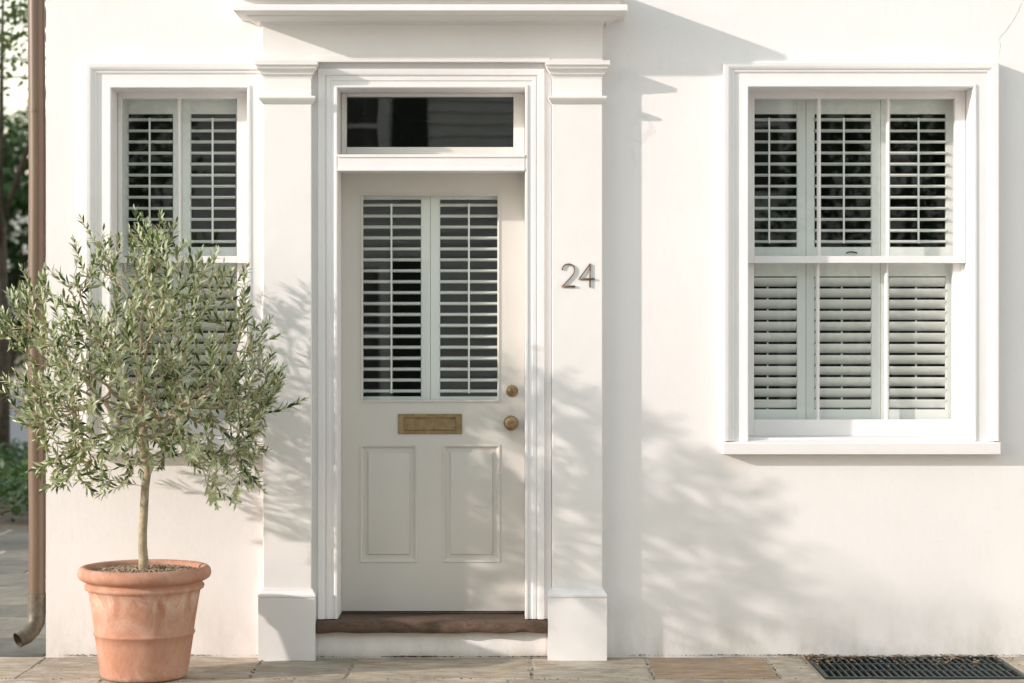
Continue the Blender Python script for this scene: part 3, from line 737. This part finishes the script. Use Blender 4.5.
n0=len(lf.v); lf.v+=tw.v; lf.f+=[[q_+n0 for q_ in f_] for f_ in tw.f]; lf.m+=[1]*len(tw.f); lf.a+=[0]*len(tw.f)
open('/tmp/olive.txt','w').write(f'{NN} {nsh} {len(lf.f)} {len(limbs)}') if False else None
lf.build('foliage',[OLEAF,OBARK],olive,attr='rnd')

# ------------------------------------------------------------------ ground
def flag(mb,x0,x1,y0,y1,rnd,z=.0,th=.03,gap=.0075,seed=0,amp=.002):
    random.seed(seed*13+5)
    tilt=[random.uniform(0,amp) for _ in range(4)]
    nx=max(2,int((x1-x0)/.05)); ny=max(2,int((y1-y0)/.05))
    x0+=gap;x1-=gap;y0+=gap;y1-=gap
    def P_(i,j,ins=0,zz=0):
        u,v=i/nx,j/ny; x=x0+(x1-x0)*u; y=y0+(y1-y0)*v
        ex=.006*noise.noise(Vector((x*7,y*7,seed)))+.003*noise.noise(Vector((x*30,y*30,seed)))
        ey=.006*noise.noise(Vector((x*7,y*7,seed+9)))+.003*noise.noise(Vector((x*30,y*30,seed+9)))
        h=tilt[0]*(1-u)*(1-v)+tilt[1]*u*(1-v)+tilt[2]*u*v+tilt[3]*(1-u)*v+.0035*noise.noise(Vector((x*5,y*5,seed+3)))+.0012*noise.noise(Vector((x*22,y*22,seed+3)))
        edge=(i in(0,nx)) or (j in (0,ny))
        sx=(1 if i==0 else -1 if i==nx else 0)*ins; sy=(1 if j==0 else -1 if j==ny else 0)*ins
        return (x+ex+sx,y+ey+sy,z+h+zz)
    vs=[P_(i,j,.005,0) for j in range(ny+1) for i in range(nx+1)]
    fs=[(j*(nx+1)+i,j*(nx+1)+i+1,(j+1)*(nx+1)+i+1,(j+1)*(nx+1)+i) for j in range(ny) for i in range(nx)]
    per=[(i,0) for i in range(nx)]+[(nx,j) for j in range(ny)]+[(i,ny) for i in range(nx,0,-1)]+[(0,j) for j in range(ny,0,-1)]
    b=len(vs); vs+=[P_(i,j,0,-.004) for i,j in per]; b2=len(vs); vs+=[P_(i,j,0,-th) for i,j in per]; n=len(per)
    for k_ in range(n):
        i,j=per[k_]; i2,j2=per[(k_+1)%n]; fs.append((j*(nx+1)+i,b+k_,b+(k_+1)%n,j2*(nx+1)+i2)); fs.append((b+k_,b2+k_,b2+(k_+1)%n,b+(k_+1)%n))
    mb.add(vs,fs,0,rnd)
pv=MB()
# row against the wall: joints as seen
def gx(px): return PX(px)
row1=[(-5.2,-4.1,.2),(-4.1,-3.1,.5),(-3.1,gx(48),.35),(gx(48),gx(265),.12),(gx(265),gx(357),.02),(gx(357),gx(531),.30),(gx(531),gx(645),.62),(gx(645),gx(764),.80),(gx(764),gx(803),.55),(gx(803)+.0,gx(803)+.001,.5)]
yr1=-.65
for i,(a,b,c) in enumerate(row1[:-1]):
    flag(pv,a,b,yr1,(.0 if a>-2.27 else .0),c,seed=i+1)
flag(pv,2.37,3.2,yr1,0,.5,seed=33); flag(pv,3.2,4.3,yr1,0,.3,seed=34)
GX0,GX1=gx(804)+.005,2.365

y=yr1
random.seed(3)
sizes=[.52,.46,.60,.5]
for r_i,hh in enumerate(sizes):
    x=-5.2+random.uniform(0,.3); k_=0
    while x<4.6:
        w_=random.uniform(.5,1.05); random.seed(r_i*100+k_+11); c=random.random(); flag(pv,x,x+w_,y-hh,y,c,seed=60+r_i*40+k_); x+=w_; k_+=1; random.seed(r_i*100+k_+911)
    y-=hh
YK=y
o=pv.build('pavement',STONE,attr='rnd',ang=30); tag(o,kind='structure')
al=MB(); y=0.0; k2=0
for hh in (.62,.8,.55,.9,.7,.85,.65,.8,.9):
    x=-6.2+(k2%3)*.2
    k_=0
    while x<X0-.12:
        random.seed(k2*31+k_); w_=min(random.uniform(.55,1.1),X0-.0-x)
        if X0-(x+w_)<.35: w_=X0-x
        flag(al,x,x+w_,y,y+hh,random.random(),seed=300+k2*20+k_,amp=.008,gap=.02); x+=w_; k_+=1
    y+=hh; k2+=1
o=al.build('side_path',BLUEST,attr='rnd',ang=30); tag(o,kind='structure')
# ground sheet with mortar look under the stones, earth beyond
def sheet(name,x0,x1,y0,y1,z,m_,hole=None):
    g=MB(); quad(g,(x0,y0,z),(x1,y0,z),(x1,y1,z),(x0,y1,z)); o=g.build(name,m_); tag(o,kind='structure'); return o
sheet('ground',-250,250,-200,250,-.16,EARTH)
g=MB(); b0=-.0022
for (a,b,c,d) in ((-6.4,GX0,YK,0.02),(GX0,GX1,YK,-.645),(GX1,4.6,YK,.02),(-6.4,X0,.02,6.79)):
    g.box(a,b,c,d,-.15,b0-(.0))
o=g.build('mortar_bed',MORTAR); tag(o,kind='structure')
g=MB(); g.box(-40,60,YK-.15,YK-.002,-.15,.0); o=g.build('kerb',KERBM,bevel=.01); tag(o,kind='structure')
sheet('road',-60,60,-14.5,YK-.152,-.11,m_flat('pale_bounce_road',(.47,.46,.45),.9,5,.12,.3,.005))  # unseen road surface made pale to bounce fill light onto the shaded wall
g=MB(); g.box(-40,60,-17.9,-14.502,-.15,.01); o=g.build('far_pavement',KERBM); tag(o,kind='structure')
# back: cross street seen past the corner
sheet('side_street',-60,-2.9,15.8,54,-.02,m_flat('worn_asphalt',(.13,.135,.15),.85,3,.15,.3,.006))
g=MB(); g.box(-60,-2.9,15.55,15.8,-.15,.03); o=g.build('side_street_kerb',KERBM); tag(o,kind='structure')
sheet('planting_bed',-14,-2.9,6.8,15.54,-.01,EARTH)

# iron grate in the pavement
gr_=empty('iron_grate',((GX0+GX1)/2,-.22,0),'dark iron pavement grate littered with leaves at the foot of the wall','grate')
m=MB(); y0_,y1_=-.632,-.006; a,b=GX0+.004,GX1-.004
fw=.020
m.box(a,b,y0_,y0_+fw,-.02,.006); m.box(a,b,y1_-fw,y1_,-.02,.006); m.box(a,a+fw,y0_+fw,y1_-fw,-.02,.006); m.box(b-fw,b,y0_+fw,y1_-fw,-.02,.006)
m.build('rim',IRON,gr_,attr='rnd',bevel=.002)
nb=2
rows_=[y0_+fw+(y1_-y0_-2*fw)*i/3 for i in (1,2)]
for yy in rows_:
    m=MB(); m.box(a+fw,b-fw,yy-.006,yy+.006,-.018,.004); m.build('cross_bar',IRON,gr_,bevel=.0015)
nbar=26
for i in range(nbar):
    x=a+fw+(b-a-2*fw)*(i+1)/(nbar+1); m=MB(); m.box(x-.0048,x+.0048,y0_+fw,y1_-fw,-.018,.002); m.build('bar',IRON,gr_,bevel=.001,segs=1)
m=MB(); z=-.06
quad(m,(a,y0_,z),(b,y0_,z),(b,y1_,z),(a,y1_,z)); quad(m,(a,y1_,z),(b,y1_,z),(b,y1_,-.02),(a,y1_,-.02)); m.build('pit',PIT,gr_)
m=MB(); m.fixn=False; random.seed(5)
for i in range(520):
    t_=random.random()
    x=random.uniform(GX0-.03,GX1+.06); yy=-.01-abs(random.gauss(0,.14))
    if random.random()<.25: x=random.gauss(GX0+.03,.05)
    if yy<-.64: continue
    s=random.uniform(.004,.016); p=Vector((x,yy,.008+random.uniform(0,.004))); an=random.uniform(0,6.28)
    d_=Vector((math.cos(an),math.sin(an),random.uniform(-.1,.25)))
    leaf(m,p,d_,Vector((random.gauss(0,.3),random.gauss(0,.3),1)),s*2,s*random.uniform(.5,1),random.random(),random.uniform(-.3,.3))
o=m.build('leaf_litter',LITTER,attr='rnd'); tag(o,'dry brown leaf litter caught on the iron grate','leaves',kind='stuff')
# narrow weeds/crumbs in joints
m=MB()
for i in range(420):
    j=random.choice([48,265,357,531,645,764]); d_=random.uniform(.02,.64)
    if random.random()<.4: x=random.uniform(-3.4,1.4); yy=yr1+random.gauss(0,.006)
    else: x=PX(j)+random.gauss(0,.006); yy=-d_
    s=random.uniform(.0015,.0042)
    m.add([(x+random.uniform(-s,s)*1.5,yy+random.uniform(-s,s),-.009+random.uniform(0,s*1.5)+.008) for _ in range(5)],[(0,1,2),(1,2,3),(2,3,4),(0,3,4),(0,1,4)])
o=m.build('joint_dirt',GRIME); tag(o,'dark crumbs in the joints between flagstones','dirt',kind='stuff')

# ------------------------------------------------------------------ vegetation beyond the corner, and the street tree outside the frame
def crown_mesh(mb,c,rx,ry,rz,nclump,nleaf,ls,cr,seed,shell=.45,flat=.7):
    rg=np.random.default_rng(seed)
    for i in range(nclump):
        v=rg.normal(0,1,3); v/=np.linalg.norm(v); q=rg.uniform(shell,1)**.6
        n_=1+.28*noise.noise(Vector(v*2.1)+Vector((seed,0,0)))
        cc=np.array(c)+v*q*n_*np.array([rx,ry,rz])
        cs=cr*rg.uniform(.6,1.3)
        for k_ in range(nleaf):
            p=cc+rg.normal(0,.42,3)*cs*np.array([1,1,flat]); d_=Vector(rg.normal(0,1,3)); nn=Vector(rg.normal(0,.6,3))+Vector((0,0,1)); L=ls*rg.uniform(.6,1.3)
            d_.normalize(); s_=d_.cross(nn)
            if s_.length<1e-3: continue
            s_.normalize(); p=Vector(p)
            mb.add([p,p+d_*L*.5+s_*L*.28,p+d_*L,p+d_*L*.5-s_*L*.28],[(0,1,2,3)],0,float(np.clip(rg.normal(.45,.28),0,1)))
def bg_tree(name,base,trunk_h,tr,c,r3,nclump,nleaf,ls,cr,seed,leafm,label,cat='tree',group=None,stems=1,branches=9):
    t=empty(name,base,label,cat,group); B=Vector(base); c=Vector(c)
    rg=random.Random(seed)
    m=MB()
    for s_ in range(stems):
        of=Vector((rg.uniform(-.15,.15),rg.uniform(-.15,.15),0))*(stems>1)
        top=B+Vector((0,0,trunk_h))
        m.tube([B+of+Vector((0,0,-.12)),B+of*1.2+Vector((.03,.02,trunk_h*.35)),top+of*2,c+Vector((0,0,r3[2]*.3))+of*3],[tr*1.35,tr,tr*.85,tr*.3],10)
    m.build('trunk',DBARK,t,smooth=True)
    for i in range(branches):
        b_=MB(); an=2*math.pi*i/branches+rg.uniform(-.3,.3); st=B+Vector((0,0,trunk_h*rg.uniform(.8,1.15)))
        en=c+Vector((math.cos(an)*r3[0]*.8,math.sin(an)*r3[1]*.8,rg.uniform(-.5,.7)*r3[2])); mid=(st+en)/2+Vector((0,0,.12*r3[2]))
        b_.tube([st,mid,en],[tr*.5,tr*.3,tr*.08],6); b_.build('branch',DBARK,t,smooth=True)
    m=MB(); m.fixn=False; crown_mesh(m,c,*r3,nclump,nleaf,ls,cr,seed); m.build('crown',leafm,t,attr='rnd')
    return t
def sight(px,y): return (px-CX)/F*(D+y)
bg_tree('shade_tree',(sight(0,14.5),14.5,-.02),3.0,.085,(sight(-55,14.5),14.5,6.5),(2.3,2.3,2.1),170,34,.11,.42,21,LLEAF,'dark-trunked tree nearest the corner with leaves hanging against the sky',branches=5)
bg_tree('broadleaf_tree',(sight(-60,58),58,-.02),2.0,.25,(sight(-8,58),58,4.9),(4.0,3.6,4.2),560,34,.26,.75,22,BLEAF,'dense dark green tree across the side street seen left of the drainpipe')
bg_tree('round_tree',(sight(70,66),66,-.02),2.0,.25,(sight(60,66),66,4.0),(4.5,3.5,3.4),360,34,.28,.8,23,BLEAF,'broad green tree farthest back, mostly hidden by the house corner')
bg_tree('tall_tree',(sight(-140,54),54,-.02),2.4,.28,(sight(-140,54),54,5.6),(4.5,4,4.2),360,32,.26,.8,24,BLEAF,'tall leafy tree left of the view across the side street')
# white flowering shrub
t=bg_tree('flowering_shrub',(sight(4,55),55.2,-.02),.5,.06,(sight(4,55),55.2,3.6),(2.6,1.5,2.8),230,30,.18,.5,25,BLEAF,'large shrub with white blossoms in front of the dark trees','shrub',stems=3,branches=6)
m=MB(); random.seed(8)
for i in range(90):
    a_=random.uniform(0,6.28); v=Vector((math.cos(a_)*random.uniform(.3,1)*2.6,-random.uniform(.5,1)*1.7,random.uniform(-.6,.95)*2.5)); c=Vector((sight(4,55),55.2,3.6))+v
    for k_ in range(7):
        p=c+Vector([random.gauss(0,.09) for _ in range(3)]); s=random.uniform(.05,.10); u=Vector([random.gauss(0,1) for _ in range(3)]).normalized()*s; w_=u.orthogonal().normalized()*s
        m.add([p-u,p+w_,p+u,p-w_],[(0,1,2,3)])
m.build('blossoms',PETAL,t)
# shade trees left of the frame beside the path
bg_tree('garden_tree',(-9.2,4.6,-.02),1.6,.15,(-9.2,4.9,3.3),(2.0,2.4,2.1),260,34,.13,.5,26,BLEAF,'leafy garden tree left of the side path, outside the picture')
bg_tree('lawn_tree',(-13.4,11.0,-.02),1.6,.15,(-13.4,11.0,3.8),(2.6,3.2,2.5),300,34,.15,.55,27,BLEAF,'spreading garden tree behind the planting bed, outside the picture')
# ground cover in the bed
m=MB(); m.fixn=False; rg=np.random.default_rng(4)
for i in range(26000):
    x=rg.uniform(-10,-3.0); y_=rg.uniform(7.2,15.3)
    h=.10+.20*max(0,.5+noise.noise(Vector((x*1.2,y_*1.2,0))))
    p=Vector((x,y_,rg.uniform(.0,1)**.6*h*1.2)); d_=Vector((rg.normal(),rg.normal(),rg.normal()*.5+.3)).normalized(); s_=d_.cross(Vector((rg.normal()*.5,rg.normal()*.5,1)))
    if s_.length<1e-3: continue
    s_.normalize(); L=rg.uniform(.05,.11)
    m.add([p,p+d_*L*.5+s_*L*.3,p+d_*L,p+d_*L*.5-s_*L*.3],[(0,1,2,3)],0,float(np.clip(rg.normal(.45,.25),0,1)))
o=m.build('ground_cover',HLEAF,attr='rnd'); tag(o,'low green ground cover between the side path and the street','ground cover',kind='stuff')
m=MB(); m.box(-60,-6,53.2,53.6,-.05,.45); o=m.build('garden_wall',BRICK,bevel=.01); tag(o,'low pale garden wall on the far side of the side street','wall')
# overhead cables
for i,(zz,lab) in enumerate(((7.30,'upper of two thin overhead cables crossing the sky'),(6.95,'lower of two thin overhead cables crossing the sky'))):
    m=MB(); m.tube([(x,30,zz+.0009*(x+10)**2-.25) for x in range(-50,31,5)],.018,6); o=m.build('overhead_cable',IRON); tag(o,lab,'cable','overhead cables')
# street tree whose shadow dapples the wall
T=(-8.7,-5.7)
st=bg_tree('street_tree',(T[0],T[1],0),2.2,.08,(T[0],T[1],3.5),(1.1,2.0,1.05),135,26,.10,.27,41,LLEAF,'slender street tree on the pavement left of the picture, dappling the wall',branches=10)

bg_tree('holly_tree',(5.0,-15.6,.01),1.0,.10,(5.0,-15.6,3.0),(2.0,1.1,2.1),210,30,.13,.42,51,BLEAF,'dense dark tree across the street in front of the clapboard house')
bg_tree('magnolia_tree',(-5.6,-15.6,.01),1.6,.10,(-5.6,-15.6,3.9),(1.6,1.0,1.9),170,30,.13,.42,52,BLEAF,'taller dark tree across the street beside the shuttered window')
# ------------------------------------------------------------------ house across the street (seen in the glass)
oh=empty('clapboard_house',(-1,-18,0),'grey clapboard house across the street with a tall shuttered window','house')
m=MB(); YO=-18.0
def lapx(z_): return .012
z_=0.25
while z_<7:
    m.add([(-14,YO+.052,z_),(12,YO+.052,z_),(12,YO+.006,z_+.165),(-14,YO+.006,z_+.165),(-14,YO,z_),(12,YO,z_)],[(0,1,2,3),(4,5,1,0)]); z_+=.165
m.box(-14,12,YO-8,YO,0,7.1); m.build('siding',SIDING,oh)
m=MB(); m.add([(-14.4,YO+.5,7.1),(12.4,YO+.5,7.1),(12.4,YO-8.5,7.1),(-14.4,YO-8.5,7.1),(-14.4,YO-4,9.5),(12.4,YO-4,9.5)],[(0,1,2,3),(0,1,5,4),(2,3,4,5),(0,4,3),(1,2,5)]); m.build('roof',ROOFM,oh)
BSH=m_flat('black_green_shutter',(.02,.03,.025),.5)
WDK=m_flat('dim_window',(.07,.08,.075),.3)
for wx in (-2.32,-6.6,3.2,7.0):
    for wz in (.7,3.6):
        wn=MB(); wn.box(wx-.62,wx+.62,YO,YO+.05,wz-.12,wz+2.0); wo=wn.build('window',TRIM,oh)
        q=MB(); q.box(wx-.48,wx-.025,YO+.02,YO+.056,wz,wz+.90); q.box(wx+.025,wx+.48,YO+.02,YO+.056,wz,wz+.90); q.box(wx-.48,wx-.025,YO+.02,YO+.056,wz+.97,wz+1.86); q.box(wx+.025,wx+.48,YO+.02,YO+.056,wz+.97,wz+1.86); q.build('pane',WDK,wo)
        for sx in (-1,1):
            q=MB(); q.box(wx+sx*.66-(.5 if sx<0 else 0),wx+sx*.66+(.5 if sx>0 else 0),YO+.02,YO+.065,wz-.08,wz+1.96); q.build('shutter',BSH,oh)

# ------------------------------------------------------------------ camera, light, sky
cam=bpy.data.cameras.new('camera'); co=bpy.data.objects.new('camera',cam); C.objects.link(co)
co.location=(0,-D,CZ); co.rotation_euler=(R(90),0,0)
cam.sensor_width=36; cam.lens=F/1024*36; cam.clip_end=800; cam.clip_start=.05
cam.dof.use_dof=True; cam.dof.focus_distance=9.8; cam.dof.aperture_fstop=2.8
S.camera=co
K,SL=2.52,.36
tosun=Vector((-K,-1,SL*K)).normalized()
sun=bpy.data.lights.new('sun','SUN'); so=bpy.data.objects.new('sun',sun); C.objects.link(so)
sun.energy=2.0; sun.angle=R(.9); sun.color=(1,.885,.82)
so.rotation_euler=tosun.to_track_quat('Z','Y').to_euler(); so.location=(-6,-4,6)
wld=bpy.data.worlds.new('World'); S.world=wld; wld.use_nodes=True; nt=wld.node_tree
bg=nt.nodes['Background']; sk=nt.nodes.new('ShaderNodeTexSky'); sk.sky_type='NISHITA'; sk.sun_disc=False
sk.sun_elevation=math.asin(tosun.z); sk.sun_rotation=math.atan2(tosun.x,tosun.y); sk.air_density=2.0; sk.dust_density=0.3; sk.ozone_density=1.0
hs=nt.nodes.new('ShaderNodeHueSaturation'); hs.inputs['Saturation'].default_value=.46
nt.links.new(sk.outputs[0],hs.inputs['Color']); nt.links.new(hs.outputs[0],bg.inputs[0]); bg.inputs[1].default_value=.15
S.view_settings.view_transform='Standard'; S.view_settings.look='None'; S.view_settings.gamma=1; S.view_settings.exposure=1.12
S.render.engine='CYCLES'
S.cycles.use_denoising=True; S.cycles.max_bounces=8; S.cycles.transparent_max_bounces=12; S.cycles.sample_clamp_indirect=6
S.cycles.use_adaptive_sampling=True; S.cycles.adaptive_threshold=.01; S.cycles.caustics_reflective=False
